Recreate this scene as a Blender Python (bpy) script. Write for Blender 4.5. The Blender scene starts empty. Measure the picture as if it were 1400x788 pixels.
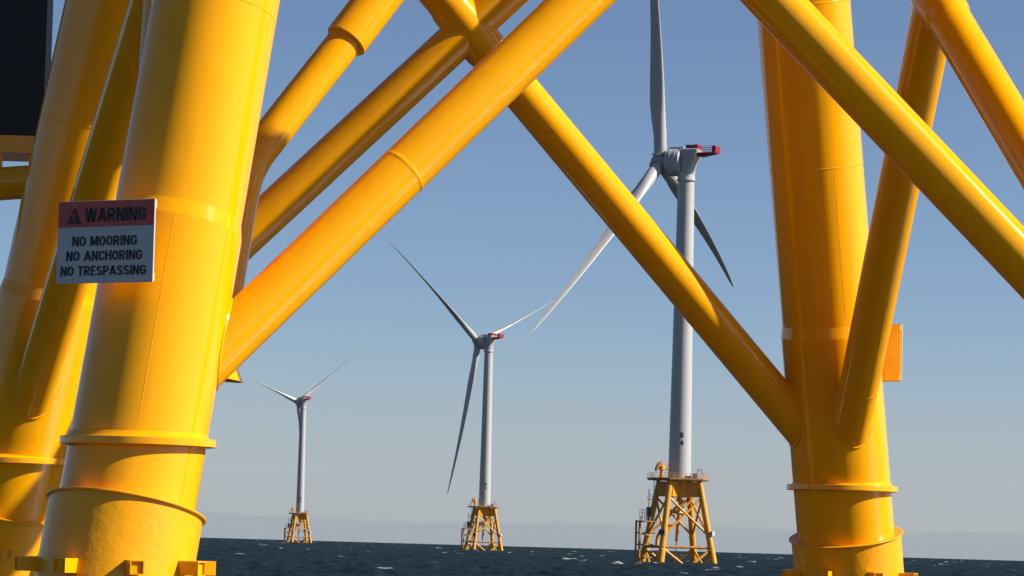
import bpy, bmesh, math, random
import numpy as np
from mathutils import Vector, Matrix
C = bpy.context.scene.collection
S = bpy.context.scene
PI = math.pi
random.seed(7)
RE = 6.371e6 * 1.15          # effective earth radius: the sea really curves away

# ------------------------------------------------------------------ camera
F_PX, PX0, PY0, PITCH, ROLL, HC = 4619.4, 573.9, 394.0, 0.0745, 0.0283, 3.855
cam = bpy.data.cameras.new('camera'); co = bpy.data.objects.new('camera', cam); C.objects.link(co)
cam.sensor_width = 36; cam.lens = F_PX / 1400 * 36
cam.shift_x = (700 - PX0) / 1400; cam.clip_start = .5; cam.clip_end = 40000
fw = Vector((0, math.cos(PITCH), math.sin(PITCH))); up0 = Vector((0, -math.sin(PITCH), math.cos(PITCH)))
rt = Vector((1, 0, 0)) * math.cos(ROLL) + up0 * math.sin(ROLL)
up = -Vector((1, 0, 0)) * math.sin(ROLL) + up0 * math.cos(ROLL)
m = Matrix((rt, up, -fw)).transposed().to_4x4(); m.translation = (0, 0, HC)
co.matrix_world = m
S.camera = co

# ------------------------------------------------------------------ sky, sun, exposure
SUN_EL, SUN_AZ = math.radians(36), math.radians(-8.9)     # azimuth counted from +X towards +Y
sd = Vector((math.cos(SUN_EL) * math.cos(SUN_AZ), math.cos(SUN_EL) * math.sin(SUN_AZ), math.sin(SUN_EL)))
sun = bpy.data.lights.new('sun', 'SUN'); sun.energy = 5.0; sun.angle = math.radians(.53); sun.color = (1, .925, .82)
so = bpy.data.objects.new('sun', sun); C.objects.link(so)
so.rotation_euler = sd.to_track_quat('Z', 'Y').to_euler()
W = bpy.data.worlds.new('World'); S.world = W; W.use_nodes = True
nt = W.node_tree; nt.nodes.clear(); N = nt.nodes; L = nt.links
out = N.new('ShaderNodeOutputWorld'); bg = N.new('ShaderNodeBackground'); sky = N.new('ShaderNodeTexSky')
sky.sky_type = 'NISHITA'; sky.sun_disc = False; sky.sun_elevation = SUN_EL
sky.sun_rotation = math.radians(90) - SUN_AZ
sky.altitude = 0; sky.air_density = .58; sky.dust_density = .5; sky.ozone_density = 2.6
bg.inputs['Strength'].default_value = .059
# a low, far-off bank of stratus lying along the horizon
tc = N.new('ShaderNodeTexCoord'); sep = N.new('ShaderNodeSeparateXYZ'); L.new(tc.outputs['Generated'], sep.inputs[0])
mp = N.new('ShaderNodeMapping'); mp.inputs['Scale'].default_value = (22, 22, 120); L.new(tc.outputs['Generated'], mp.inputs[0])
nz = N.new('ShaderNodeTexNoise'); nz.inputs['Scale'].default_value = 1; nz.inputs['Detail'].default_value = 4
L.new(mp.outputs[0], nz.inputs[0])
ma = N.new('ShaderNodeMath'); ma.operation = 'MULTIPLY_ADD'; ma.inputs[1].default_value = .0065; ma.inputs[2].default_value = .0030
L.new(nz.outputs[0], ma.inputs[0])                                  # top of the bank
sb = N.new('ShaderNodeMath'); sb.operation = 'SUBTRACT'; L.new(ma.outputs[0], sb.inputs[0]); L.new(sep.outputs['Z'], sb.inputs[1])
mr = N.new('ShaderNodeMapRange'); mr.inputs[1].default_value = -.0006; mr.inputs[2].default_value = .0009; mr.clamp = True
mr.inputs[4].default_value = .75
L.new(sb.outputs[0], mr.inputs[0])
mix = N.new('ShaderNodeMix'); mix.data_type = 'RGBA'; L.new(mr.outputs[0], mix.inputs[0])
mix.inputs[7].default_value = (3.5, 3.92, 4.4, 1)
hz = N.new('ShaderNodeMapRange'); hz.interpolation_type = 'SMOOTHSTEP'; hz.inputs[1].default_value = .075; hz.inputs[2].default_value = 0; hz.inputs[3].default_value = 0; hz.inputs[4].default_value = .75
L.new(sep.outputs['Z'], hz.inputs[0]); mixh = N.new('ShaderNodeMix'); mixh.data_type = 'RGBA'; mixh.inputs[7].default_value = (4.38, 4.65, 4.92, 1)
L.new(hz.outputs[0], mixh.inputs[0]); L.new(sky.outputs[0], mixh.inputs[6])
L.new(mixh.outputs[2], mix.inputs[6]); L.new(mix.outputs[2], bg.inputs[0]); L.new(bg.outputs[0], out.inputs[0])
S.view_settings.view_transform = 'Standard'; S.view_settings.look = 'None'
S.view_settings.exposure = .8; S.view_settings.gamma = 1; S.view_settings.use_curve_mapping = False

# ------------------------------------------------------------------ materials
def mat(name, col, rough=.5, metal=0, coat=0, bump=0, bscale=20, mottle=0, mscale=3, spec=.5, stretch=(1, 1, 1)):
    M = bpy.data.materials.new(name); M.use_nodes = True
    n = M.node_tree.nodes; l = M.node_tree.links; b = n['Principled BSDF']
    b.inputs['Base Color'].default_value = (*col, 1); b.inputs['Roughness'].default_value = rough
    b.inputs['Metallic'].default_value = metal; b.inputs['Coat Weight'].default_value = coat
    b.inputs['Coat Roughness'].default_value = .12; b.inputs['Specular IOR Level'].default_value = spec
    t = n.new('ShaderNodeTexCoord'); mp = n.new('ShaderNodeMapping'); mp.inputs['Scale'].default_value = stretch
    l.new(t.outputs['Object'], mp.inputs[0])
    if mottle:
        z = n.new('ShaderNodeTexNoise'); z.inputs['Scale'].default_value = mscale; z.inputs['Detail'].default_value = 6
        z.inputs['Roughness'].default_value = .6; l.new(mp.outputs[0], z.inputs[0])
        r = n.new('ShaderNodeMapRange'); r.inputs[1].default_value = .3; r.inputs[2].default_value = .7
        r.inputs[3].default_value = 1 - mottle; r.inputs[4].default_value = 1
        l.new(z.outputs[0], r.inputs[0])
        x = n.new('ShaderNodeMix'); x.data_type = 'RGBA'; x.blend_type = 'MULTIPLY'; x.inputs[0].default_value = 1
        x.inputs[6].default_value = (*col, 1); l.new(r.outputs[0], x.inputs[7]); l.new(x.outputs[2], b.inputs['Base Color'])
        r2 = n.new('ShaderNodeMapRange'); r2.inputs[1].default_value = .3; r2.inputs[2].default_value = .7
        r2.inputs[3].default_value = rough * 1.25; r2.inputs[4].default_value = rough * .85
        l.new(z.outputs[0], r2.inputs[0]); l.new(r2.outputs[0], b.inputs['Roughness'])
    if bump:
        z = n.new('ShaderNodeTexNoise'); z.inputs['Scale'].default_value = bscale; z.inputs['Detail'].default_value = 3
        l.new(t.outputs['Object'], z.inputs[0])
        bp = n.new('ShaderNodeBump'); bp.inputs['Strength'].default_value = 1; bp.inputs['Distance'].default_value = bump
        l.new(z.outputs[0], bp.inputs['Height']); l.new(bp.outputs[0], b.inputs['Normal'])
        if coat: l.new(bp.outputs[0], b.inputs['Coat Normal'])
    return M
YC = (.90, .385, .0012)
M = dict(
    yellow=mat('yellow_paint', YC, .10, spec=.38, bump=.0005, bscale=3.0, mottle=.09, mscale=1.2, stretch=(4, 4, .35)),
    sleeve=mat('yellow_paint_rough', YC, .28, spec=.4, bump=.006, bscale=11, mottle=.12, mscale=2),
    yfar=mat('yellow_paint_far', (.62, .28, .004), .4, mottle=.15, mscale=.6),
    rust=mat('stained_yellow_steel', (.42, .19, .05), .6, mottle=.3, mscale=1.2),
    white=mat('white_gelcoat', (.385, .385, .38), .35, mottle=.05, mscale=.08),
    tower=mat('white_tower_paint', (.385, .385, .38), .4, mottle=.06, mscale=.15),
    grey=mat('grey_white_housing', (.34, .35, .352), .45, mottle=.1, mscale=.5),
    dark=mat('dark_steel', (.05, .055, .06), .5),
    galv=mat('galvanised_steel', (.35, .36, .37), .5, metal=.4, mottle=.2),
    red=mat('red_paint', (.27, .007, .018), .4, mottle=.15, mscale=1),
    black=mat('black_lettering', (.006, .006, .008), .5),
    tray=mat('primed_tray', (.88, .56, .07), .45, mottle=.2, mscale=4),
    signw=mat('sign_white', (.40, .43, .45), .35, mottle=.05, mscale=2),
    signo=mat('sign_orange_red', (.40, .045, .03), .35, mottle=.08, mscale=2),
    signframe=mat('sign_edge', (.75, .72, .66), .4),
)
# black netting: a fine diamond mesh of dark cord
def net_mat():
    M_ = bpy.data.materials.new('black_netting'); M_.use_nodes = True
    n = M_.node_tree.nodes; l = M_.node_tree.links; b = n['Principled BSDF']
    b.inputs['Base Color'].default_value = (.006, .007, .009, 1); b.inputs['Roughness'].default_value = .6
    t = n.new('ShaderNodeTexCoord'); mp = n.new('ShaderNodeMapping')
    mp.inputs['Rotation'].default_value = (0, math.radians(45), math.radians(0)); mp.inputs['Scale'].default_value = (17, 17, 17)
    l.new(t.outputs['Object'], mp.inputs[0])
    sx = n.new('ShaderNodeSeparateXYZ'); l.new(mp.outputs[0], sx.inputs[0])
    prod = []
    for ax in ('X', 'Z'):
        f = n.new('ShaderNodeMath'); f.operation = 'FRACT'; l.new(sx.outputs[ax], f.inputs[0])
        g = n.new('ShaderNodeMath'); g.operation = 'GREATER_THAN'; g.inputs[1].default_value = .6; l.new(f.outputs[0], g.inputs[0]); prod.append(g)
    p = n.new('ShaderNodeMath'); p.operation = 'MULTIPLY'; l.new(prod[0].outputs[0], p.inputs[0]); l.new(prod[1].outputs[0], p.inputs[1])
    x = n.new('ShaderNodeMix'); x.data_type = 'RGBA'; x.inputs[6].default_value = (.004, .005, .007, 1); x.inputs[7].default_value = (.05, .06, .075, 1)
    l.new(p.outputs[0], x.inputs[0]); l.new(x.outputs[2], b.inputs['Base Color'])
    return M_
M['net'] = net_mat()

# ------------------------------------------------------------------ mesh helpers
def basis(d):
    d = d.normalized()
    a = Vector((0, 0, 1)) if abs(d.z) < .95 else Vector((1, 0, 0))
    x = a.cross(d).normalized(); y = d.cross(x)
    return x, y, d
def lathe(bm, A, B, prof, n=32, cap=True, x0=None):
    """prof: (distance from A along A->B, radius)"""
    A, B = Vector(A), Vector(B); x, y, d = basis(B - A)
    if x0 is not None:
        x = (x0 - d * x0.dot(d)).normalized(); y = d.cross(x)
    rings = []
    for t, r in prof:
        rings.append([bm.verts.new(A + d * t + (x * math.cos(2 * PI * i / n) + y * math.sin(2 * PI * i / n)) * max(r, 1e-4)) for i in range(n)])
    for r0, r1 in zip(rings, rings[1:]):
        for i in range(n):
            bm.faces.new((r0[i], r0[(i + 1) % n], r1[(i + 1) % n], r1[i]))
    if cap:
        bm.faces.new(list(reversed(rings[0]))); bm.faces.new(rings[-1])
def tube(bm, A, B, r, r2=None, n=16):
    A, B = Vector(A), Vector(B)
    lathe(bm, A, B, [(0, r), ((B - A).length, r if r2 is None else r2)], n)
def path_tube(bm, pts, radii, n=24):
    pts = [Vector(p) for p in pts]; rings = []
    x = None
    for i, p in enumerate(pts):
        d = (pts[min(i + 1, len(pts) - 1)] - pts[max(i - 1, 0)]).normalized()
        if x is None: x, y, _ = basis(d)
        else:
            x = (x - d * x.dot(d)).normalized(); y = d.cross(x)
        r = radii[i] if hasattr(radii, '__len__') else radii
        rings.append([bm.verts.new(p + (x * math.cos(2 * PI * k / n) + y * math.sin(2 * PI * k / n)) * r) for k in range(n)])
    for a, b in zip(rings, rings[1:]):
        for i in range(n): bm.faces.new((a[i], a[(i + 1) % n], b[(i + 1) % n], b[i]))
    bm.faces.new(list(reversed(rings[0]))); bm.faces.new(rings[-1])
def box(bm, c, s, rot=None):
    c = Vector(c); R = rot if rot is not None else Matrix.Identity(3)
    v = [bm.verts.new(c + R @ Vector((sx * s[0] / 2, sy * s[1] / 2, sz * s[2] / 2))) for sz in (-1, 1) for sy in (-1, 1) for sx in (-1, 1)]
    for f in ((0, 2, 3, 1), (4, 5, 7, 6), (0, 1, 5, 4), (2, 6, 7, 3), (0, 4, 6, 2), (1, 3, 7, 5)):
        bm.faces.new([v[i] for i in f])
def bez(pts, n=10):
    """Catmull-Rom through the points"""
    P = [Vector(p) for p in pts]; P = [P[0] * 2 - P[1]] + P + [P[-1] * 2 - P[-2]]; o = []
    for i in range(1, len(P) - 2):
        for k in range(n):
            t = k / n; a, b, c, d = P[i - 1:i + 3]
            o.append(.5 * ((2 * b) + (c - a) * t + (2 * a - 5 * b + 4 * c - d) * t * t + (3 * b - a - 3 * c + d) * t ** 3))
    o.append(P[-2]); return o
def obj(name, bm, m, parent=None, bevel=0, sharp=35, loc=None):
    me = bpy.data.meshes.new(name)
    bmesh.ops.recalc_face_normals(bm, faces=bm.faces)
    bm.to_mesh(me); bm.free()
    me.materials.append(M[m]); me.shade_smooth(); me.set_sharp_from_angle(angle=math.radians(sharp))
    o = bpy.data.objects.new(name, me); C.objects.link(o)
    if parent: o.parent = parent
    if loc is not None: o.location = loc
    if bevel:
        b = o.modifiers.new('bevel', 'BEVEL'); b.width = bevel; b.segments = 2; b.limit_method = 'ANGLE'
    return o
def thing(name, label, cat, loc=(0, 0, 0), rz=0, group=None):
    o = bpy.data.objects.new(name, None); C.objects.link(o); o.location = loc; o.rotation_euler = (0, 0, rz)
    o['label'] = label; o['category'] = cat
    if group: o['group'] = group
    return o
# condensed bold block capitals, each a set of centre-line strokes in a cell of height 1
def _arc(cx, cy, rx, ry, a0, a1, n=10):
    return [(cx + rx * math.cos(math.radians(a0 + (a1 - a0) * k / n)), cy + ry * math.sin(math.radians(a0 + (a1 - a0) * k / n))) for k in range(n + 1)]
GLYPH = {
 'A': (.68, [[(.08, 0), (.34, 1)], [(.34, 1), (.60, 0)], [(.17, .28), (.51, .28)]]),
 'B': (.58, [[(.09, .09), (.09, .91), (.30, .91)] + _arc(.30, .71, .17, .20, 90, -90) + [(.09, .51)], [(.30, .51)] + _arc(.30, .30, .19, .21, 90, -90) + [(.09, .09)]]),
 'C': (.56, [_arc(.29, .62, .20, .29, 10, 180) + _arc(.29, .38, .20, .29, 180, 350)]),
 'E': (.50, [[(.46, .91), (.09, .91), (.09, .09), (.46, .09)], [(.09, .51), (.42, .51)]]),
 'G': (.60, [_arc(.30, .62, .21, .29, 10, 180) + _arc(.30, .38, .21, .29, 180, 345) + [(.51, .46), (.32, .46)]]),
 'H': (.60, [[(.09, 0), (.09, 1)], [(.51, 0), (.51, 1)], [(.09, .52), (.51, .52)]]),
 'I': (.20, [[(.10, 0), (.10, 1)]]),
 'M': (.76, [[(.09, 0), (.09, 1)], [(.67, 0), (.67, 1)], [(.11, 1), (.38, .12)], [(.65, 1), (.38, .12)]]),
 'N': (.61, [[(.09, 0), (.09, 1)], [(.52, 0), (.52, 1)], [(.10, 1), (.51, 0)]]),
 'O': (.60, [_arc(.30, .62, .21, .29, 0, 180) + _arc(.30, .38, .21, .29, 180, 360) + [(.51, .62)]]),
 'P': (.55, [[(.09, 0), (.09, .91), (.28, .91)] + _arc(.28, .67, .19, .24, 90, -90) + [(.09, .43)]]),
 'R': (.59, [[(.09, 0), (.09, .91), (.29, .91)] + _arc(.29, .69, .19, .22, 90, -90) + [(.09, .47)], [(.30, .47), (.50, .02)]]),
 'S': (.56, [_arc(.28, .70, .19, .21, 20, 180, 8) + [(.13, .58), (.42, .43)] + _arc(.28, .30, .20, .21, 0, -160, 8)]),
 'T': (.54, [[(.02, .91), (.52, .91)], [(.27, .91), (.27, 0)]]),
 'W': (.88, [[(.08, 1), (.25, 0)], [(.44, 1), (.27, 0)], [(.44, 1), (.61, 0)], [(.80, 1), (.63, 0)]]),
 '2': (.56, [_arc(.27, .69, .19, .22, 170, 0, 8) + [(.42, .52), (.10, .09), (.50, .09)]]),
 '3': (.56, [_arc(.26, .71, .19, .20, 160, -90, 10), _arc(.26, .30, .21, .21, 90, -160, 10)]),
 '4': (.60, [[(.56, .29), (.08, .29), (.40, .96), (.40, 0)]]),
 '!': (.22, [[(.11, .30), (.11, 1)], [(.11, 0), (.11, .16)]]),
 ' ': (.30, []),
}
def text_mesh(txt, w, h, thick=.175):
    """raised lettering centred on the origin in XZ, facing -Y, scaled to width w and cap height h"""
    V, F = [], []; x = 0
    def quad(p):
        b = len(V)
        for y in (-.003, .003):
            for q in p: V.append((q[0], y, q[1]))
        F.extend([(b, b + 1, b + 2, b + 3), (b + 7, b + 6, b + 5, b + 4)] + [(b + k, b + 4 + k, b + 4 + (k + 1) % 4, b + (k + 1) % 4) for k in range(4)])
    for ch in txt:
        gw, strokes = GLYPH[ch]
        parts_ = []
        for st in strokes:
            cur = [st[0]]
            for k in range(1, len(st)):
                if math.dist(st[k], st[k - 1]) < 1e-4: continue
                cur.append(st[k])
                if k < len(st) - 1:
                    a_, b_ = Vector(st[k]) - Vector(st[k - 1]), Vector(st[k + 1]) - Vector(st[k])
                    if b_.length > 1e-4 and a_.angle(b_) > 1.75: parts_.append(cur); cur = [st[k]]
            parts_.append(cur)
        for st in parts_:
            st = [q for k, q in enumerate(st) if k == 0 or math.dist(q, st[k - 1]) > 1e-4]
            n = len(st); L_, R_ = [], []
            for k in range(n):
                d0 = Vector((st[k][0] - st[k - 1][0], st[k][1] - st[k - 1][1])).normalized() if k else None
                d1 = Vector((st[k + 1][0] - st[k][0], st[k + 1][1] - st[k][1])) if k < n - 1 else None
                if d1 is not None and d1.length > 1e-6: d1.normalize()
                else: d1 = d0
                if d0 is None or d0.length < .5: d0 = d1
                n0, n1 = Vector((-d0.y, d0.x)), Vector((-d1.y, d1.x)); m_ = n0 + n1
                m_ = m_ / max(m_.length_squared, .55) * 2 if m_.length > .2 else n0
                t_ = thick * .5; p = Vector(st[k])
                L_.append(p + m_ * t_); R_.append(p - m_ * t_)
            for k in range(n - 1):
                quad([(x + q.x, min(1, max(0, q.y))) for q in (L_[k], R_[k], R_[k + 1], L_[k + 1])])
        x += gw + .075
    a = np.array(V); mn, mx = a.min(0), a.max(0); c = (mn + mx) / 2
    a[:, 0] = (a[:, 0] - c[0]) * w / (mx[0] - mn[0]); a[:, 2] = (a[:, 2] - c[2]) * h / (mx[2] - mn[2])
    me = bpy.data.meshes.new('lettering'); me.from_pydata([tuple(q) for q in a], [], F); me.update()
    return me

# ------------------------------------------------------------------ sea
def make_sea():
    az = np.concatenate([np.radians(np.linspace(-180, -14, 70, endpoint=False)), np.radians(np.linspace(-14, 17, 640, endpoint=False)),
                         np.radians(np.linspace(17, 180, 70, endpoint=False))])
    r = [0.5]
    while r[-1] < 14000:
        q = r[-1]; r.append(q + (max(1.2, q * .12) if q < 40 else 1.6 if q < 250 else max(.6, q * .0026)))
    r = np.array(r); nr, na = len(r), len(az)
    A, R = np.meshgrid(az, r); X = R * np.sin(A); Y = R * np.cos(A)
    rng = np.random.default_rng(4); H = np.zeros_like(X); crest = np.zeros_like(X)
    dr = np.gradient(r)[:, None]; da = np.abs(np.gradient(np.unwrap(az)))[None, :] * R
    wd = math.radians(200)
    for k in range(60):
        lam = 1.6 * (40 / 1.6) ** (k / 59.); th = wd + rng.normal(0, .6); ph = rng.uniform(0, 2 * PI)
        a = .020 * lam ** .5 * (1 if lam < 7 else (7 / lam) ** .5)
        kx, ky = 2 * PI / lam * math.cos(th), 2 * PI / lam * math.sin(th)
        sp = np.hypot(dr * abs(math.sin(th)), da * abs(math.cos(th))) * 1.0
        att = np.clip((lam / np.maximum(sp, 1e-3) - 2) / 2.5, 0, 1)
        p = kx * X + ky * Y + ph
        H += att * a * (np.cos(p) + .18 * np.cos(2 * p)); crest += a * np.cos(p) * (1 if 4 < lam < 14 else .35)
    m1 = np.zeros_like(X)
    for k in range(14):
        lam = rng.uniform(5, 60); th = rng.uniform(0, PI); m1 += np.cos(2 * PI / lam * (math.cos(th) * X + math.sin(th) * Y) + rng.uniform(0, 6))
    m1 /= math.sqrt(7); cs = crest / crest.std()
    foam = np.clip((cs + .75 * m1 - 3.55) / .4, 0, 1)
    Z = H - R * R / (2 * RE)
    co = np.stack([X, Y, Z], -1).reshape(-1, 3).astype(np.float32)
    i = np.arange(nr - 1)[:, None] * na; j = np.arange(na)[None, :]; j2 = (j + 1) % na
    q = np.stack([i + j, i + na + j, i + na + j2, i + j2], -1).reshape(-1, 4).astype(np.int32)
    me = bpy.data.meshes.new('sea'); me.vertices.add(len(co)); me.vertices.foreach_set('co', co.ravel())
    me.loops.add(q.size); me.loops.foreach_set('vertex_index', q.ravel()); me.polygons.add(len(q))
    me.polygons.foreach_set('loop_start', np.arange(0, q.size, 4, dtype=np.int32)); me.update(calc_edges=True)
    me.shade_smooth()
    at = me.attributes.new('foam', 'FLOAT', 'POINT'); at.data.foreach_set('value', foam.ravel().astype(np.float32))
    Mm = bpy.data.materials.new('sea_water'); Mm.use_nodes = True; n = Mm.node_tree.nodes; l = Mm.node_tree.links; n.remove(n['Principled BSDF'])
    def math_(op, a=None, b=None, c=None):
        q = n.new('ShaderNodeMath'); q.operation = op
        for k, w in enumerate((a, b, c)):
            if w is None: continue
            if isinstance(w, (int, float)): q.inputs[k].default_value = w
            else: l.new(w, q.inputs[k])
        return q.outputs[0]
    t = n.new('ShaderNodeNewGeometry'); P_ = t.outputs['Position']
    z = n.new('ShaderNodeTexNoise'); z.inputs['Scale'].default_value = .8; z.inputs['Detail'].default_value = 5; l.new(P_, z.inputs[0])
    bp = n.new('ShaderNodeBump'); bp.inputs['Distance'].default_value = .5; bp.inputs['Strength'].default_value = 1
    l.new(z.outputs[0], bp.inputs['Height'])
    fr = n.new('ShaderNodeFresnel'); fr.inputs['IOR'].default_value = 1.33; l.new(bp.outputs[0], fr.inputs['Normal'])
    f = n.new('ShaderNodeAttribute'); f.attribute_name = 'foam'
    z2 = n.new('ShaderNodeTexNoise'); z2.inputs['Scale'].default_value = .9; z2.inputs['Detail'].default_value = 4; l.new(P_, z2.inputs[0])
    r2 = n.new('ShaderNodeMapRange'); r2.inputs[1].default_value = .40; r2.inputs[2].default_value = .56; l.new(z2.outputs[0], r2.inputs[0])
    fo = math_('MULTIPLY', f.outputs['Fac'], r2.outputs[0])
    water = n.new('ShaderNodeBsdfDiffuse'); water.inputs[0].default_value = (.0035, .0105, .0115, 1)
    gl = n.new('ShaderNodeBsdfGlossy'); gl.inputs['Roughness'].default_value = .22; l.new(bp.outputs[0], gl.inputs['Normal'])
    m1_ = n.new('ShaderNodeMixShader'); l.new(math_('MULTIPLY', math_('MINIMUM', fr.outputs[0], .6), .24), m1_.inputs[0]); l.new(water.outputs[0], m1_.inputs[1]); l.new(gl.outputs[0], m1_.inputs[2])
    white = n.new('ShaderNodeBsdfDiffuse'); white.inputs[0].default_value = (.5, .52, .53, 1)
    m2_ = n.new('ShaderNodeMixShader'); l.new(fo, m2_.inputs[0]); l.new(m1_.outputs[0], m2_.inputs[1]); l.new(white.outputs[0], m2_.inputs[2])
    l.new(m2_.outputs[0], n['Material Output'].inputs[0])
    me.materials.append(Mm)
    o = bpy.data.objects.new('sea', me); C.objects.link(o); o['kind'] = 'structure'
make_sea()

# ------------------------------------------------------------------ the near foundation
CX, CY, TH, S0, KB = 1.9165, 47.8163, -2.1332, 10.8418, .2347
ALPHA = TH + PI * 3 / 4                                   # turn of the square
near = thing('jacket_foundation', 'huge glossy yellow steel jacket in the foreground, its crossed braces framing the view', 'foundation', (CX, CY, 0), ALPHA)
RT2 = math.sqrt(.5)
CORN = dict(L1=(-1, -1), NR=(1, -1), R=(1, 1), L2=(-1, 1))   # local corners
def lp(n, z):
    s = (S0 - KB * z) * RT2; c = CORN[n]; return Vector((c[0] * s, c[1] * s, z))
ZB, ZT = 5.116, 16.9
RL, RU, RS, RB = .80, .765, .905, .3166
def near_leg(n):
    A, B = lp(n, -8), lp(n, 20.6); ax = (B - A).normalized(); k = 1 / ax.z
    outw = Vector((CORN[n][0], CORN[n][1], 0)).normalized()
    t = lambda z: (z + 8) * k
    prof = [(0, RL), (t(7.30), RL), (t(7.42), RL), (t(7.45), RL - .001), (t(7.63), RU + .001), (t(7.66), RU), (t(7.78), RU)]
    for zs in (10.15, 12.75, 15.4, 18.0):                  # circumferential weld beads
        prof += [(t(zs - .05), RU), (t(zs - .015), RU), (t(zs - .005), RU + .004), (t(zs + .005), RU + .004), (t(zs + .015), RU), (t(zs + .05), RU)]
    prof += [(t(20.6), RU)]
    bm = bmesh.new(); lathe(bm, A, B, prof, 128, x0=outw)
    # longitudinal seams: shallow raised beads along the plates
    x, y = outw, ax.cross(outw)
    def seam(z0, z1, deg, r):
        a = math.radians(deg); rad = (outw - ax * outw.dot(ax)).normalized(); tan = ax.cross(rad)
        dv = rad * math.cos(a) + tan * math.sin(a)
        tube(bm, A + ax * t(z0) + dv * (r - .0117), A + ax * t(z1) + dv * (r - .0117), .014, n=10)
    for z0, z1, dg, r in ((10.2, 12.7, 160, RU), (7.8, 10.05, 227, RU), (12.8, 15.3, 70, RU), (5.0, 7.4, 35, RL), (5.0, 7.4, 200, RL)):
        seam(z0, z1, dg, r)
    leg = obj('leg', bm, 'yellow', near, sharp=4.5)
    # level flange plate
    bm = bmesh.new(); c = lp(n, 4.91)
    lathe(bm, c + Vector((0, 0, -.045)), c + Vector((0, 0, .045)), [(0, .78), (0, .915), (.09, .915), (.09, .78)], 96, cap=False)
    lathe(bm, c + Vector((0, 0, .045)), c + Vector((0, 0, .12)), [(0, .85), (.02, .83), (.07, .805)], 96, cap=False)
    obj('flange', bm, 'yellow', leg, bevel=.006)
    # pile sleeve with its lip
    bm = bmesh.new(); a0 = lp(n, -8); zr = t(4.14)
    lathe(bm, a0, a0 + ax, [(0, RS), (zr - .034, RS), (zr - .022, RS + .04), (zr, RS + .04), (zr + .002, RS - .02), (zr - .02, RL + .02), (zr - .02, RL - .05)], 96, cap=False)
    for q in (0, 1, 2):                                     # doubler plates welded to the sleeve
        pass
    slv = obj('sleeve', bm, 'sleeve', leg, bevel=.004)
    for kk in range(8):
        a = math.atan2(outw.y, outw.x) + kk * PI / 4 + math.radians(4)
        dv = Vector((math.cos(a), math.sin(a), 0)); c = lp(n, 3.46)
        R = Matrix(((dv.x, -dv.y, 0), (dv.y, dv.x, 0), (0, 0, 1)))
        bm = bmesh.new(); w, th, l0, l1 = .165, .014, .86, 1.17
        for sy, sz, wy, wz in ((0, 1, w, th), (0, -1, w, th), (1, 0, th, w - 2 * th), (-1, 0, th, w - 2 * th)):
            box(bm, c + R @ Vector(((l0 + l1) / 2, sy * (w - th) / 2, sz * (w - th) / 2)), (l1 - l0, wy, wz), R)
        box(bm, c + R @ Vector((l1 - .035, 0, 0)), (.01, w - 2 * th - .002, w - 2 * th - .002), R)
        obj('stub', bm, 'yellow', leg)
    return leg
for n in CORN: near_leg(n)
def brace(la, lb, seams=(), through=False):
    P, Q = lp(la, ZB), lp(lb, ZT)
    bm = bmesh.new(); d = (Q - P).length; prof = [(0, RB)]
    for s in seams:
        prof += [(d * s - .06, RB), (d * s - .014, RB), (d * s - .005, RB + .0035), (d * s + .005, RB + .0035), (d * s + .014, RB), (d * s + .06, RB)]
    if through:                                            # the thicker can that the other diagonal is cut to fit
        c = d * .584
        prof = [p_ for p_ in prof if abs(p_[0] - c) > .8] + [(c - .62, RB), (c - .56, RB + .003), (c - .46, RB * 1.09), (c - .40, RB * 1.1), (c + .40, RB * 1.1), (c + .46, RB * 1.09), (c + .56, RB + .003), (c + .62, RB)]
        prof.sort()
    prof += [(d, RB)]
    lathe(bm, P, Q, prof, 64)
    o = obj('brace', bm, 'yellow', near)
    for end, leg_ in ((P, la), (Q, lb)):                    # fillet weld where the tube lands on the leg
        sgn = 1 if end is P else -1; dv = (Q - P).normalized() * sgn; x, y, _ = basis(dv)
        A = lp(leg_, 0); ax = (lp(leg_, 10) - A).normalized(); rl = (RL if end.z < 7.4 else RU) + .004; pts = []
        for k in range(72):
            a = 2 * PI * k / 72; o_ = end + (x * math.cos(a) + y * math.sin(a)) * (RB + .004)
            w0 = o_ - A; w0 = w0 - ax * w0.dot(ax); u = dv - ax * dv.dot(ax)
            qa, qb, qc = u.dot(u), 2 * w0.dot(u), w0.dot(w0) - rl * rl
            pts.append(o_ + dv * ((-qb + math.sqrt(max(0, qb * qb - 4 * qa * qc))) / (2 * qa)))
        bm = bmesh.new(); pts.append(pts[0]); rng = random.Random(end.z)
        path_tube(bm, pts, [.016 + .004 * rng.random() for _ in pts], 8); obj('weld_bead', bm, 'yellow', o)
    return o
cyc = ['L1', 'NR', 'R', 'L2']
for i in range(4):
    a, b = cyc[i], cyc[(i + 1) % 4]
    brace(a, b, (.272,) if i == 0 else (), True)
    brace(b, a, (.12,))
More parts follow.
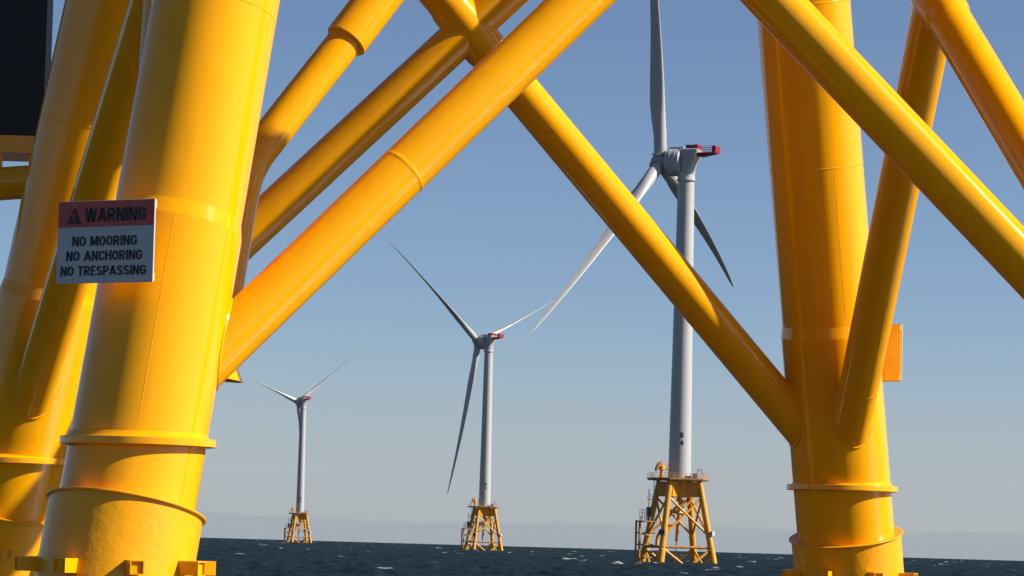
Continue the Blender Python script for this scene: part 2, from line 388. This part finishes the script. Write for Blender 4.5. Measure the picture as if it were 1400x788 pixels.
# J-tube hanging behind the near-left leg
W2L = (Matrix.Translation((CX, CY, 0)) @ Matrix.Rotation(ALPHA, 4, 'Z')).inverted()
def wl(p): return W2L @ Vector(p)
jp = bez([wl(p) for p in ((-2.695, 44.800, 6.24), (-2.60, 45.650, 7.459), (-2.511, 46.250, 8.424), (-2.368, 46.550, 9.013), (-2.043, 46.750, 9.531), (-1.118, 47.250, 10.882), (-0.508, 47.600, 11.805))], 12)
bm = bmesh.new(); path_tube(bm, jp, .252, 40); jt = obj('j_tube', bm, 'yellow', near)
d = (wl((-0.406, 47.650, 11.958)) - wl((-1.118, 47.250, 10.882)))
bm = bmesh.new(); lathe(bm, wl((-1.148, 47.230, 10.831)), wl((-1.148, 47.230, 10.831)) + d, [(0, .25), (0, .295), (.02, .31), (3.4, .31)], 40); obj('collar', bm, 'yellow', jt)
a0 = wl((-2.69, 44.80, 6.24)); a1 = wl((-2.735, 44.79, 5.86))
bm = bmesh.new(); lathe(bm, a0 + (a0 - a1) * .35, a1, [(0, .256), (.12, .27), (.30, .335), (.44, .41), (.45, .42), (.455, .40), (.3, .31), (.15, .24)], 40, cap=False); obj('bell_mouth', bm, 'yellow', jt)
# tie and ladder platform with black netting, off to the left
bm = bmesh.new(); e = lp('L2', 9.45); tube(bm, wl((-4.6, 52.9, 9.46)), wl((-9.6, 54.6, 9.16)), .265, n=48); obj('tie_tube', bm, 'yellow', near)
RW = Matrix.Rotation(-ALPHA, 3, 'Z')
bm = bmesh.new()
box(bm, wl((-7.25, 54.2, 10.11)), (2.1, .14, .13), RW); box(bm, wl((-7.25, 55.4, 10.11)), (2.1, .14, .13), RW)
box(bm, wl((-7.25, 54.8, 9.98)), (2.1, 1.35, .16), RW)
box(bm, wl((-6.86, 54.3, 9.65)), (.13, .13, .6), RW); box(bm, wl((-6.33, 54.4, 9.83)), (.10, .10, .2), RW)
pf = obj('ladder_platform', bm, 'yellow', near)
bm = bmesh.new(); cx0, cx1, cy0, cy1, z0, z1 = -7.6, -6.17, 54.35, 55.2, 10.17, 14.2
for q in (((cx0 + cx1) / 2, cy0, (z0 + z1) / 2, cx1 - cx0, .012, z1 - z0), ((cx0 + cx1) / 2, cy1, (z0 + z1) / 2, cx1 - cx0, .012, z1 - z0),
          (cx1 - .006, (cy0 + cy1) / 2, (z0 + z1) / 2, .012, cy1 - cy0 - .03, z1 - z0), (cx0 + .006, (cy0 + cy1) / 2, (z0 + z1) / 2, .012, cy1 - cy0 - .03, z1 - z0)):
    box(bm, wl(q[:3]), q[3:], RW)
obj('netting', bm, 'net', pf)
bm = bmesh.new()
for xx in (cx1 - .04, cx0 + .04, -6.82):
    for yy in (cy0 + .05, cy1 - .05): tube(bm, wl((xx, yy, z0)), wl((xx, yy, z1)), .03, n=10)
for zz in (10.5, 11.5, 12.5, 13.5): 
    for yy in (cy0 + .05, cy1 - .05): tube(bm, wl((cx0, yy, zz)), wl((cx1, yy, zz)), .02, n=8)
obj('cage_frame', bm, 'black', pf)
# transition piece and deck above the frame
bm = bmesh.new(); lathe(bm, (0, 0, 16.2), (0, 0, 20.6), [(0, 2.5), (4.4, 2.7)], 48)
for c in CORN.values():
    a = math.atan2(c[1], c[0]); R = Matrix.Rotation(a, 3, 'Z'); box(bm, R @ Vector((4.4, 0, 18.6)), (4.4, 1.4, 3.4), R)
obj('transition_piece', bm, 'yellow', near)
bm = bmesh.new(); lathe(bm, (0, 0, 20.61), (0, 0, 21.2), [(0, 7.6), (.6, 7.6)], 8, x0=Vector((math.cos(.39), math.sin(.39), 0))); obj('deck', bm, 'rust', near)

# ------------------------------------------------------------------ warning signs on the legs
def make_sign(label):
    t = thing('warning_sign', label, 'sign', group='warning signs fixed to the legs of the near foundation')
    W_, H_ = 1.40, .96
    bm = bmesh.new(); box(bm, (0, .012, 0), (W_, .024, H_)); obj('panel', bm, 'signw', t, bevel=.003)
    hh = .30; bm = bmesh.new(); box(bm, (0, -.002, H_ / 2 - hh / 2 - .004), (W_ - .008, .004, hh)); obj('header', bm, 'signo', t)
    def put(me, x, z, y):
        me.materials.append(M['black']); o = bpy.data.objects.new('lettering', me); C.objects.link(o); o.parent = t; o.location = (x, y, z)
    u = lambda q: (q - .5) * W_; v = lambda q: (.5 - q) * H_
    def line(txt, w, h, th, x, z, y):                      # one mesh per printed word
        adv = lambda q: sum(GLYPH[c][0] + .075 for c in q) - .075
        k = w / adv(txt); pos = -w / 2
        for wd in txt.split(' '):
            ww = adv(wd) * k; put(text_mesh(wd, ww, h, th), x + pos + ww / 2, z, y); pos += ww + (GLYPH[' '][0] + .15) * k
    line('WARNING', .63 * W_, .165 * H_, .185, u(.60), v(.175), -.0075)
    line('NO MOORING', .67 * W_, .118 * H_, .165, u(.495), v(.49), -.004)
    line('NO ANCHORING', .785 * W_, .118 * H_, .165, u(.495), v(.668), -.004)
    line('NO TRESPASSING', .885 * W_, .118 * H_, .165, u(.49), v(.85), -.004)
    tri = bmesh.new()
    x0, x1, za, zb = u(.10), u(.245), v(.275), v(.075); xm = (x0 + x1) / 2
    pr = [(x0, za), (x1, za), (xm, zb)]
    f = [tri.verts.new((x, -.0045, z)) for x, z in pr]; b = [tri.verts.new((x, -.0105, z)) for x, z in pr]
    tri.faces.new(f); tri.faces.new(list(reversed(b)))
    for i in range(3): tri.faces.new((f[i], f[(i + 1) % 3], b[(i + 1) % 3], b[i]))
    sy = obj('warning_symbol', tri, 'black', t)
    me = text_mesh('!', .024, .10, .22); me.materials.append(M['signo']); o = bpy.data.objects.new('exclamation_mark', me); C.objects.link(o); o.parent = sy; o.location = (xm, -.0115, za + .072)
    # yellow mounting tray behind, with turned lips, and two arms to the leg
    bm = bmesh.new(); box(bm, (0, .034, 0), (W_ - .03, .016, H_ - .03))
    for s in (-1, 1): box(bm, (0, .052, s * (H_ / 2 - .06)), (W_ - .032, .018, .085))
    for s in (-1, 1):
        for xx in (-.25, .25): box(bm, (xx, .34, s * .3), (.07, .44, .07))
    obj('mounting_tray', bm, 'tray', t)
    for s in (-1, 1):
        for xx in (-.45, 0, .42):
            bm = bmesh.new(); lathe(bm, (xx, 0, s * .43), (xx, -.008, s * .43), [(0, .012), (.008, .010)], 10); obj('bolt', bm, 'galv', t)
    return t
def place_sign(t, n):
    c = Vector((CORN[n][0], CORN[n][1], 0)).normalized(); p = lp(n, 7.2) + c * 1.30
    t.location = near.matrix_basis @ p if False else (Matrix.Translation((CX, CY, 0)) @ Matrix.Rotation(ALPHA, 4, 'Z')) @ p
    a = math.atan2(c.y, c.x) + ALPHA
    t.rotation_euler = (0, 0, a + PI / 2)      # sign faces local -Y
def dup(o, parent=None):
    c = o.copy(); C.objects.link(c)
    if parent: c.parent = parent
    for ch in list(o.children): dup(ch, c)
    return c
s1 = make_sign('white and orange warning sign with black lettering on the thick left leg')
s2 = dup(s1)
s2['label'] = 'yellow back of a sign panel standing out from the right-hand leg'
place_sign(s1, 'L1'); place_sign(s2, 'R')

# ------------------------------------------------------------------ far foundations
FA = 15.5
def make_far():
    t = thing('jacket_foundation', '', 'foundation')
    s = lambda z: 6.95 - .152 * z
    cs = [(-1, -1), (1, -1), (1, 1), (-1, 1)]
    P = lambda c, z: Vector((c[0] * s(z), c[1] * s(z), z))
    for c in cs:
        bm = bmesh.new(); A, B = P(c, -6), P(c, 20.3); k = (B - A).length / 26.3
        pr = [(0, .88), (6 * k + 3.4, .88), (6 * k + 3.5, .8), (9.9 * k, .8), (9.95 * k, .92), (10.1 * k, .92), (10.15 * k, .8), (12.6 * k, .8), (12.65 * k, .9), (12.75 * k, .9), (12.8 * k, .78), (26.3 * k, .74)]
        lathe(bm, A, B, pr, 24); obj('leg', bm, 'yfar', t)
    for i in range(4):
        a, b = cs[i], cs[(i + 1) % 4]
        for p, q in ((a, b), (b, a)):
            bm = bmesh.new(); tube(bm, P(p, 6.9), P(q, 16.4), .29, n=14); obj('brace', bm, 'yfar', t)
            bm = bmesh.new(); tube(bm, P(p, 3.7), P(q, -7), .33, n=14); obj('lower_brace', bm, 'yfar', t)
        bm = bmesh.new(); tube(bm, P(a, 4.0), P(b, 4.0), .31, n=14)
        for f in (.2, .42, .6, .8): p = P(a, 4.0).lerp(P(b, 4.0), f); e = (P(b, 4) - P(a, 4)).normalized(); tube(bm, p - e * .5, p + e * .5, .38, n=14)
        obj('girder', bm, 'rust', t)
    bm = bmesh.new(); lathe(bm, (0, 0, 16.3), (0, 0, 20.4), [(0, 2.3), (.2, 2.6), (4.1, 2.9)], 40)
    lathe(bm, (-.3, -1.2, 15.2), (-.3, -1.2, 16.6), [(0, .5), (.3, .9), (.7, .9), (.7, .6), (1.4, .6)], 20)
    for c in cs:
        a = math.atan2(c[1], c[0]); R = Matrix.Rotation(a, 3, 'Z'); x = R @ Vector((1, 0, 0)); y = R @ Vector((0, 1, 0))
        # box girder whose underside rises towards the leg
        pr = [(2.2, 16.4), (5.6, 16.5), (5.5, 20.2), (2.2, 20.2)]
        v = [[bm.verts.new(x * p + y * (w * (1.0 if p < 3 else .72)) + Vector((0, 0, z))) for p, z in pr] for w in (-1.2, 1.2)]
        bm.faces.new(v[0]); bm.faces.new(list(reversed(v[1])))
        for i in range(4): bm.faces.new((v[0][i], v[1][i], v[1][(i + 1) % 4], v[0][(i + 1) % 4]))
    obj('transition_piece', bm, 'yfar', t)
    # deck outline, a little longer to the left where the crane stands
    dk = [(-7.6, -2.6), (-4.6, -5.6), (4.2, -5.6), (6.9, -2.8), (6.9, 2.9), (4.2, 5.6), (-4.6, 5.6), (-7.6, 2.6)]
    bm = bmesh.new(); lo = [bm.verts.new((x * .96, y * .96, 20.41)) for x, y in dk]; mi = [bm.verts.new((x, y, 20.75)) for x, y in dk]; hi = [bm.verts.new((x, y, 21.05)) for x, y in dk]
    bm.faces.new(list(reversed(lo))); bm.faces.new(hi)
    for i in range(8):
        j = (i + 1) % 8; bm.faces.new((lo[i], lo[j], mi[j], mi[i])); bm.faces.new((mi[i], mi[j], hi[j], hi[i]))
    deck = obj('deck', bm, 'rust', t)
    bm = bmesh.new()
    for i in range(8):
        a, b = Vector((*dk[i], 0)) * .98, Vector((*dk[(i + 1) % 8], 0)) * .98; n = max(2, int((b - a).length / 1.4))
        for k in range(n):
            p = a.lerp(b, k / n); tube(bm, p + Vector((0, 0, 21.0)), p + Vector((0, 0, 22.2)), .04, n=6)
        for z in (21.6, 22.2): tube(bm, a + Vector((0, 0, z)), b + Vector((0, 0, z)), .035, n=6)
    obj('railing', bm, 'yfar', deck)
    # crane: pedestal, slewing head, folded boom
    bm = bmesh.new(); lathe(bm, (-5.3, -1.6, 21.05), (-5.3, -1.6, 24.2), [(0, .6), (.3, .6), (.35, .48), (1.9, .45), (1.9, .8), (2.8, .8), (3.1, .45)], 18); cr = obj('crane', bm, 'yfar', t)
    bm = bmesh.new(); path_tube(bm, [(-5.2, -1.6, 24.3), (-5.5, -1.7, 24.6), (-6.1, -1.8, 24.3), (-6.8, -1.9, 23.2), (-6.9, -1.9, 22.6)], [.4, .55, .55, .42, .3], 10); obj('boom', bm, 'rust', cr)
    bm = bmesh.new(); tube(bm, (-5.3, -1.6, 23.3), (-3.6, -1.5, 23.1), .16, n=8); tube(bm, (-3.6, -1.5, 23.0), (-3.5, -1.5, 24.7), .13, n=8); obj('boom_arm', bm, 'rust', cr)
    bm = bmesh.new()
    bm.free()
    for p, s_ in (((3.1, -2.6, 21.7), (.9, .8, 1.3)), ((-3.0, -3.4, 21.5), (1.0, .7, .9)), ((.9, -3.9, 21.35), (1.6, .6, .6))):
        bm = bmesh.new(); box(bm, p, s_); obj('equipment_cabinet', bm, 'dark', deck, bevel=.04)
    bm = bmesh.new(); tube(bm, (-3.3, -3.4, 21.1), (-2.3, -3.2, 23.8), .06, n=6); tube(bm, (-1.5, -3.4, 21.1), (-2.3, -3.2, 23.8), .06, n=6)
    obj('hoist_frame', bm, 'dark', deck)
    bm = bmesh.new(); box(bm, (3.9, -2.2, 22.3), (.3, .3, 2.5)); tube(bm, (3.9, -2.2, 23.5), (5.6, -2.2, 22.7), .12, n=8); box(bm, (4.8, -2.2, 23.2), (1.1, .5, .55)); box(bm, (5.4, -2.2, 22.5), (.7, .5, .4)); obj('davit', bm, 'galv', deck)
    # access side: boat landing, platforms, caged ladders
    bm = bmesh.new()
    for y in (-1.3, 1.3):
        tube(bm, (-10.6, y, -3), (-10.6, y, 10.4), .27, n=12)
        for z in (1.2, 4.4, 7.3, 10.1): tube(bm, (-10.6, y, z), (-7.0 + .12 * (z - 4), y, z), .19, n=10)
    for z in (4.4, 7.3, 10.1): tube(bm, (-10.6, -1.3, z), (-10.6, 1.3, z), .17, n=10)
    bl = obj('boat_landing', bm, 'rust', t)
    bm = bmesh.new()
    for y in (-.3, .3): tube(bm, (-9.9, y, -1), (-9.9, y, 11.4), .05, n=6)
    for k in range(40): tube(bm, (-9.9, -.3, -.8 + k * .3), (-9.9, .3, -.8 + k * .3), .025, n=5)
    obj('ladder', bm, 'galv', bl); bm = bmesh.new()
    for y in (-.3, .3): tube(bm, (-7.9, y, 10.2), (-7.9, y, 18.2), .05, n=6)
    for k in range(27): tube(bm, (-7.9, -.3, 10.3 + k * .3), (-7.9, .3, 10.3 + k * .3), .025, n=5)
    obj('ladder', bm, 'galv', bl); bm = bmesh.new()
    for y in (-.3, .3): tube(bm, (-6.6, y, 15.6), (-6.6, y, 21.4), .05, n=6)
    for k in range(18): tube(bm, (-6.6, -.3, 15.8 + k * .3), (-6.6, .3, 15.8 + k * .3), .025, n=5)
    obj('ladder', bm, 'galv', bl)
    bm = bmesh.new(); box(bm, (-8.6, 0, 10.15), (2.8, 1.8, .14))
    for x in (-9.9, -9.2, -8.5):
        for y in (-.85, .85): tube(bm, (x, y, 10.2), (x, y, 13.1), .05, n=6)
    for z in (11.2, 12.2, 13.1):
        for y in (-.85, .85): tube(bm, (-9.9, y, z), (-8.5, y, z), .04, n=6)
        tube(bm, (-9.9, -.85, z), (-9.9, .85, z), .04, n=6)
    obj('platform', bm, 'galv', bl)
    bm = bmesh.new(); box(bm, (-8.8, 0, 7.1), (2.4, 1.5, .5)); obj('platform', bm, 'galv', bl)
    bm = bmesh.new(); box(bm, (-7.2, 0, 15.55), (1.7, 1.4, .14))
    for x in (-8.0, -7.2, -6.4):
        for y in (-.65, .65): tube(bm, (x, y, 15.6), (x, y, 16.8), .04, n=6)
    for y in (-.65, .65): tube(bm, (-8, y, 16.8), (-6.4, y, 16.8), .035, n=6)
    obj('platform', bm, 'galv', bl)
    bm = bmesh.new(); lathe(bm, (-7.85, 0, 10.3), (-7.85, 0, 13.7), [(0, .62), (3.4, .62)], 16); obj('safety_cage', bm, 'dark', bl)
    # pipework inside the jacket
    bm = bmesh.new(); lathe(bm, (-1.5, -2.5, -2), (-1.2, -2.3, 9.3), [(0, .2), (3.6, .22), (3.7, .34), (4.5, .34), (4.6, .12), (7.4, .12), (7.5, .36), (8.6, .36), (11.3, .28)], 14)
    path_tube(bm, bez([(-1.2, -2.3, 9.2), (-1.1, -2.2, 11), (-.6, -1.6, 13.5), (-.3, -1.2, 15.4)], 5), .26, 12); obj('j_tube', bm, 'yfar', t)
    bm = bmesh.new(); path_tube(bm, bez([(-5.9, -1.0, 4.2), (-5.8, -1.1, 6.3), (-5.0, -2.0, 8.2), (-4.0, -3.6, 9.2), (-3.6, -4.6, 9.4)], 6), .42, 14); obj('j_tube', bm, 'yfar', t)
    def pipe(): obj('cable_pipe', bm, 'yfar', t)
    bm = bmesh.new(); path_tube(bm, [(-3.6, -.6, 12.2), (-2.4, -.8, 12.9), (.6, -1, 12.3), (1.0, -1, 11.8)], [.3, .42, .42, .3], 12); pipe(); bm = bmesh.new(); path_tube(bm, [(-3.2, .6, 9.5), (-2.6, .3, 11.2), (-1.2, 0, 13.5), (1.5, 0, 15.6)], .28, 12); pipe()
    bm = bmesh.new(); path_tube(bm, [(3.6, -.6, 16.4), (2.0, -.8, 14.6), (.2, -1, 13.6)], .24, 12); pipe(); bm = bmesh.new(); tube(bm, (.4, 1.4, 7), (.7, .6, 16.4), .22, n=12)
    obj('cable_pipe', bm, 'yfar', t)
    for c, m_ in (((-1, -1), 'dark'), ((1, -1), 'signw')):
        d = Vector((c[0], c[1], 0)).normalized(); a = math.atan2(d.y, d.x); R = Matrix.Rotation(a, 3, 'Z')
        bm = bmesh.new(); box(bm, P(c, 7.6) + d * 1.15, (.5, 1.5, 1.15), R); obj('sign_panel', bm, m_, t)
    return t

# ------------------------------------------------------------------ wind turbines
def tower_r(z): return 2.83 + (2.05 - 2.83) * (z - 21) / 74.5
def make_turbine():
    t = thing('wind_turbine', '', 'wind turbine')
    bm = bmesh.new(); pr = []
    for z in (21.06, 21.3): pr.append((z - 21.06, tower_r(z) + .12))
    for zs in (40, 58, 77, 95.2):
        z0 = 21.3 if zs == 40 else pr[-1][0] + 21.06
        pr += [(z0 - 21.06 + .01, tower_r(z0)), (zs - .1 - 21.06, tower_r(zs)), (zs - .08 - 21.06, tower_r(zs) + .015), (zs + .05 - 21.06, tower_r(zs) + .015)]
    lathe(bm, (0, 0, 21.06), (0, 0, 96), pr, 64); tw = obj('tower', bm, 'tower', t)
    bm = bmesh.new(); lathe(bm, (0, 0, 95.26), (0, 0, 98), [(0, 2.1), (0, 2.45), (.22, 2.45), (.25, 2.2), (1.6, 2.15), (1.7, 2.3), (2.0, 2.3)], 48); obj('yaw_ring', bm, 'tower', tw)
    # nacelle, local frame: +Y upwind, origin at hub height on the tower axis
    bm = bmesh.new()
    lathe(bm, (0, 0.9, 0), (0, 5.3, 0), [(0, 2.2), (0, 3.15), (.25, 3.45), (1.2, 3.5), (1.22, 3.56), (1.45, 3.56), (1.47, 3.5), (2.6, 3.5), (2.62, 3.56), (2.85, 3.56), (2.87, 3.48), (3.9, 3.4), (4.15, 3.0), (4.15, 1.9)], 56)
    na = obj('nacelle', bm, 'grey', t, loc=(0, 0, 100))
    bm = bmesh.new()          # rear housing: square shoulders gathering down to the yaw ring
    secs = []
    for z, y0, y1, w, k in ((-2.75, -2.1, 2.1, 2.1, 0), (-2.0, -2.15, 2.1, 2.15, .05), (-.6, -2.45, 1.8, 2.25, .35), (1.1, -3.1, 1.5, 2.3, .65), (2.35, -3.6, 1.4, 2.3, .8), (3.0, -3.5, 1.4, 2.1, .8), (3.3, -3.2, 1.3, 1.7, .8)):
        ring = []
        for i in range(40):
            a = 2 * PI * i / 40; ca, sa = math.cos(a), math.sin(a)
            e = 1 / max(abs(ca), abs(sa)); f = 1 + (e - 1) * k
            ring.append(bm.verts.new((ca * f * w, (y0 + y1) / 2 + sa * f * (y1 - y0) / 2, z)))
        secs.append(ring)
    for a, b in zip(secs, secs[1:]):
        for i in range(40): bm.faces.new((a[i], a[(i + 1) % 40], b[(i + 1) % 40], b[i]))
    bm.faces.new(list(reversed(secs[0]))); bm.faces.new(secs[-1])
    obj('rear_housing', bm, 'grey', na)
    bm = bmesh.new(); box(bm, (0, 2.4, 3.5), (2.4, 3.6, .35)); box(bm, (.2, 1.2, 3.75), (1.1, .9, .3)); tube(bm, (-.9, 0, 3.3), (-.9, 0, 4.9), .05, n=6); tube(bm, (.6, -.4, 3.3), (.6, -.4, 4.6), .05, n=6); obj('roof_hatch', bm, 'white', na)
    # red helicopter hoist platform
    bm = bmesh.new(); box(bm, (0, -5.8, 2.05), (3.2, 5.0, .22))
    v = [bm.verts.new(p) for p in ((-1.3, -3.4, 1.95), (1.3, -3.4, 1.95), (1.3, -8.1, 1.95), (-1.3, -8.1, 1.95), (-1.1, -3.5, 1.25), (1.1, -3.5, 1.25), (1.1, -4.3, 1.2), (-1.1, -4.3, 1.2))]
    for f in ((0, 1, 2, 3), (4, 7, 6, 5), (0, 4, 5, 1), (1, 5, 6, 2), (2, 6, 7, 3), (3, 7, 4, 0)): bm.faces.new([v[i] for i in f])
    hp = obj('hoist_platform', bm, 'red', na)
    bm = bmesh.new()
    for x in (-1.55, 1.55):
        for k in range(13): tube(bm, (x, -3.4 - k * .4, 2.15), (x, -3.4 - k * .4, 3.75), .03, n=5)
        for z in (2.7, 3.25, 3.75): tube(bm, (x, -3.4, z), (x, -8.25, z), .035, n=5)
    box(bm, (0, -8.27, 2.95), (3.2, .08, 1.55)); box(bm, (-1.55, -7.75, 2.95), (.06, .9, 1.5)); box(bm, (1.55, -7.75, 2.95), (.06, .9, 1.5))
    obj('guard_rail', bm, 'red', hp)
    bm = bmesh.new(); box(bm, (0, -1.0, 3.55), (2.6, 1.5, 1.3)); box(bm, (0, -2.75, 3.5), (2.8, 1.3, 1.4)); tube(bm, (.3, -1.9, 3.2), (.3, -1.9, 4.4), .3, n=10); obj('cooler', bm, 'red', na)
    # rotor
    bm = bmesh.new(); lathe(bm, (0, 5.05, 0), (0, 9.6, 0), [(0, 1.8), (.3, 2.1), (1.2, 2.25), (2.9, 2.2), (3.6, 1.9), (4.1, 1.3), (4.35, .5), (4.4, 0)], 40)
    for k in range(3):
        a = k * 2 * PI / 3; dv = Vector((math.sin(a), .0, math.cos(a))); c = Vector((0, 7.1, 0))
        lathe(bm, c + dv * .6, c + dv * 3, [(0, 1.95), (1.35, 1.85), (1.36, 2.15), (1.62, 2.15), (1.64, 1.7)], 32)
    hub = obj('hub', bm, 'grey', t, loc=(0, 0, 100))
    # blade along +Z from the hub axis; chord feathered along the wind
    st = [(1.9, 3.2, 1, 94), (4, 3.2, 1, 94), (7, 3.3, .86, 96), (11, 3.75, .55, 96), (15, 4.0, .42, 94), (20, 3.85, .33, 91), (27, 3.35, .27, 88), (35, 2.75, .23, 85), (45, 2.1, .2, 82.5), (55, 1.55, .18, 81), (64, 1.1, .17, 80), (70, .75, .16, 80), (73.5, .38, .16, 80), (74.8, .08, .16, 80)]
    NP = 24
    bm = bmesh.new(); prev = None
    for r, ch, th, be in st:
        b = math.radians(be); cv = Vector((math.cos(b), math.sin(b), 0)); nv = Vector((-math.sin(b), math.cos(b), 0))
        rnd = max(0, min(1, (th - .42) / .5)); ring = []
        off = Vector((0, .016 * r + 4.4 * (r / 75) ** 2.2, 0))
        for i in range(NP):
            a = 2 * PI * i / NP; x = math.cos(a); u = (x + 1) / 2      # u=0 nose .. 1 tail
            yt = 5 * th * (.2969 * math.sqrt(max(u, 0)) - .126 * u - .3516 * u * u + .2843 * u ** 3 - .1036 * u ** 4) * (1 if a < PI else -.75)
            pa = (u - .35, yt); pc = (x / 2, math.sin(a) / 2)
            q = (pa[0] * (1 - rnd) + pc[0] * rnd, pa[1] * (1 - rnd) + pc[1] * rnd)
            ring.append(bm.verts.new(Vector((0, 0, r)) + off + cv * (q[0] * ch) + nv * (q[1] * ch)))
        if prev:
            for i in range(NP): bm.faces.new((prev[i], prev[(i + 1) % NP], ring[(i + 1) % NP], ring[i]))
        else: bm.faces.new(list(reversed(ring)))
        prev = ring
    bm.faces.new(prev)
    b0 = obj('blade', bm, 'white', t, sharp=60)
    for k in range(2):
        c = b0.copy(); C.objects.link(c)
    return t
def pose(t, yaw, phi):
    bl = 0
    for o in t.children:
        k = o.name.split('.')[0]
        if k == 'nacelle': o.rotation_euler = (0, 0, yaw)
        if k == 'hub': o.matrix_local = Matrix.Translation((0, 0, 99.7)) @ Matrix.Rotation(yaw, 4, 'Z') @ Matrix.Rotation(math.radians(3.3), 4, 'X') @ Matrix.Rotation(math.radians(phi), 4, 'Y')
        if k == 'blade':
            o.matrix_local = Matrix.Translation((0, 0, 99.7)) @ Matrix.Rotation(yaw, 4, 'Z') @ Matrix.Rotation(math.radians(3.3), 4, 'X') @ Matrix.Translation((0, 7.1, 0)) @ Matrix.Rotation(math.radians(phi + 120 * bl), 4, 'Y'); bl += 1
def tower_text(t, s, yaw):
    tw = [o for o in t.children if o.name.split('.')[0] == 'tower'][0]
    bm = bmesh.new()
    for ch, z in ((s[0], 31.7), (s[1], 29.85)):
        me = text_mesh(ch, .85, 1.3, .155); v = np.empty(len(me.vertices) * 3); me.vertices.foreach_get('co', v); v = v.reshape(-1, 3)
        r = tower_r(z) + .035; a = v[:, 0] / r + yaw; rr = r - v[:, 1] * 5
        o = np.stack([rr * np.sin(a), -rr * np.cos(a), v[:, 2] + z], 1); me.vertices.foreach_set('co', o.ravel()); me.update()
        bm.from_mesh(me); bpy.data.meshes.remove(me)
    obj('lettering', bm, 'black', tw)
far = make_far(); tur = make_turbine()
SPOTS = [  # x, y, yaw (deg, relative to the line of sight), rotor phase, marking
    (65.76, 839.54, 67.8, -9.5, 'B4', 'tallest white wind turbine, marked B4, nearest of the three on the water',
     'largest distant yellow jacket on the sea, carrying the turbine marked B4'),
    (33.97, 1622.4, 46, 66.5, 'B3', 'middle-sized white wind turbine standing left of the one marked B4',
     'middle-sized distant yellow jacket between the other two on the sea'),
    (-80.58, 2404.6, 28, 51, 'B2', 'smallest white wind turbine, farthest away beside the thick left leg',
     'smallest distant yellow jacket on the sea, farthest away and leftmost')]
pairs = []
for i in range(3): pairs.append((far, tur) if i == 0 else (dup(far), dup(tur)))
for (x, y, yw, ph, mk, lt, lf), (f, t) in zip(SPOTS, pairs):
    z = -(x * x + y * y) / 2 / RE; brg = math.atan2(x, y)
    f.location = (x, y, z); f.rotation_euler = (0, 0, math.radians(FA)); f['label'] = lf; f['group'] = 'foundations of the distant turbines'
    t.location = (x, y, z); t['label'] = lt; t['group'] = 'distant wind turbines'
    # blades are children made before copying, give them their poses
    pose(t, math.radians(yw) - brg, ph)
    tower_text(t, mk, math.radians(8) - brg)
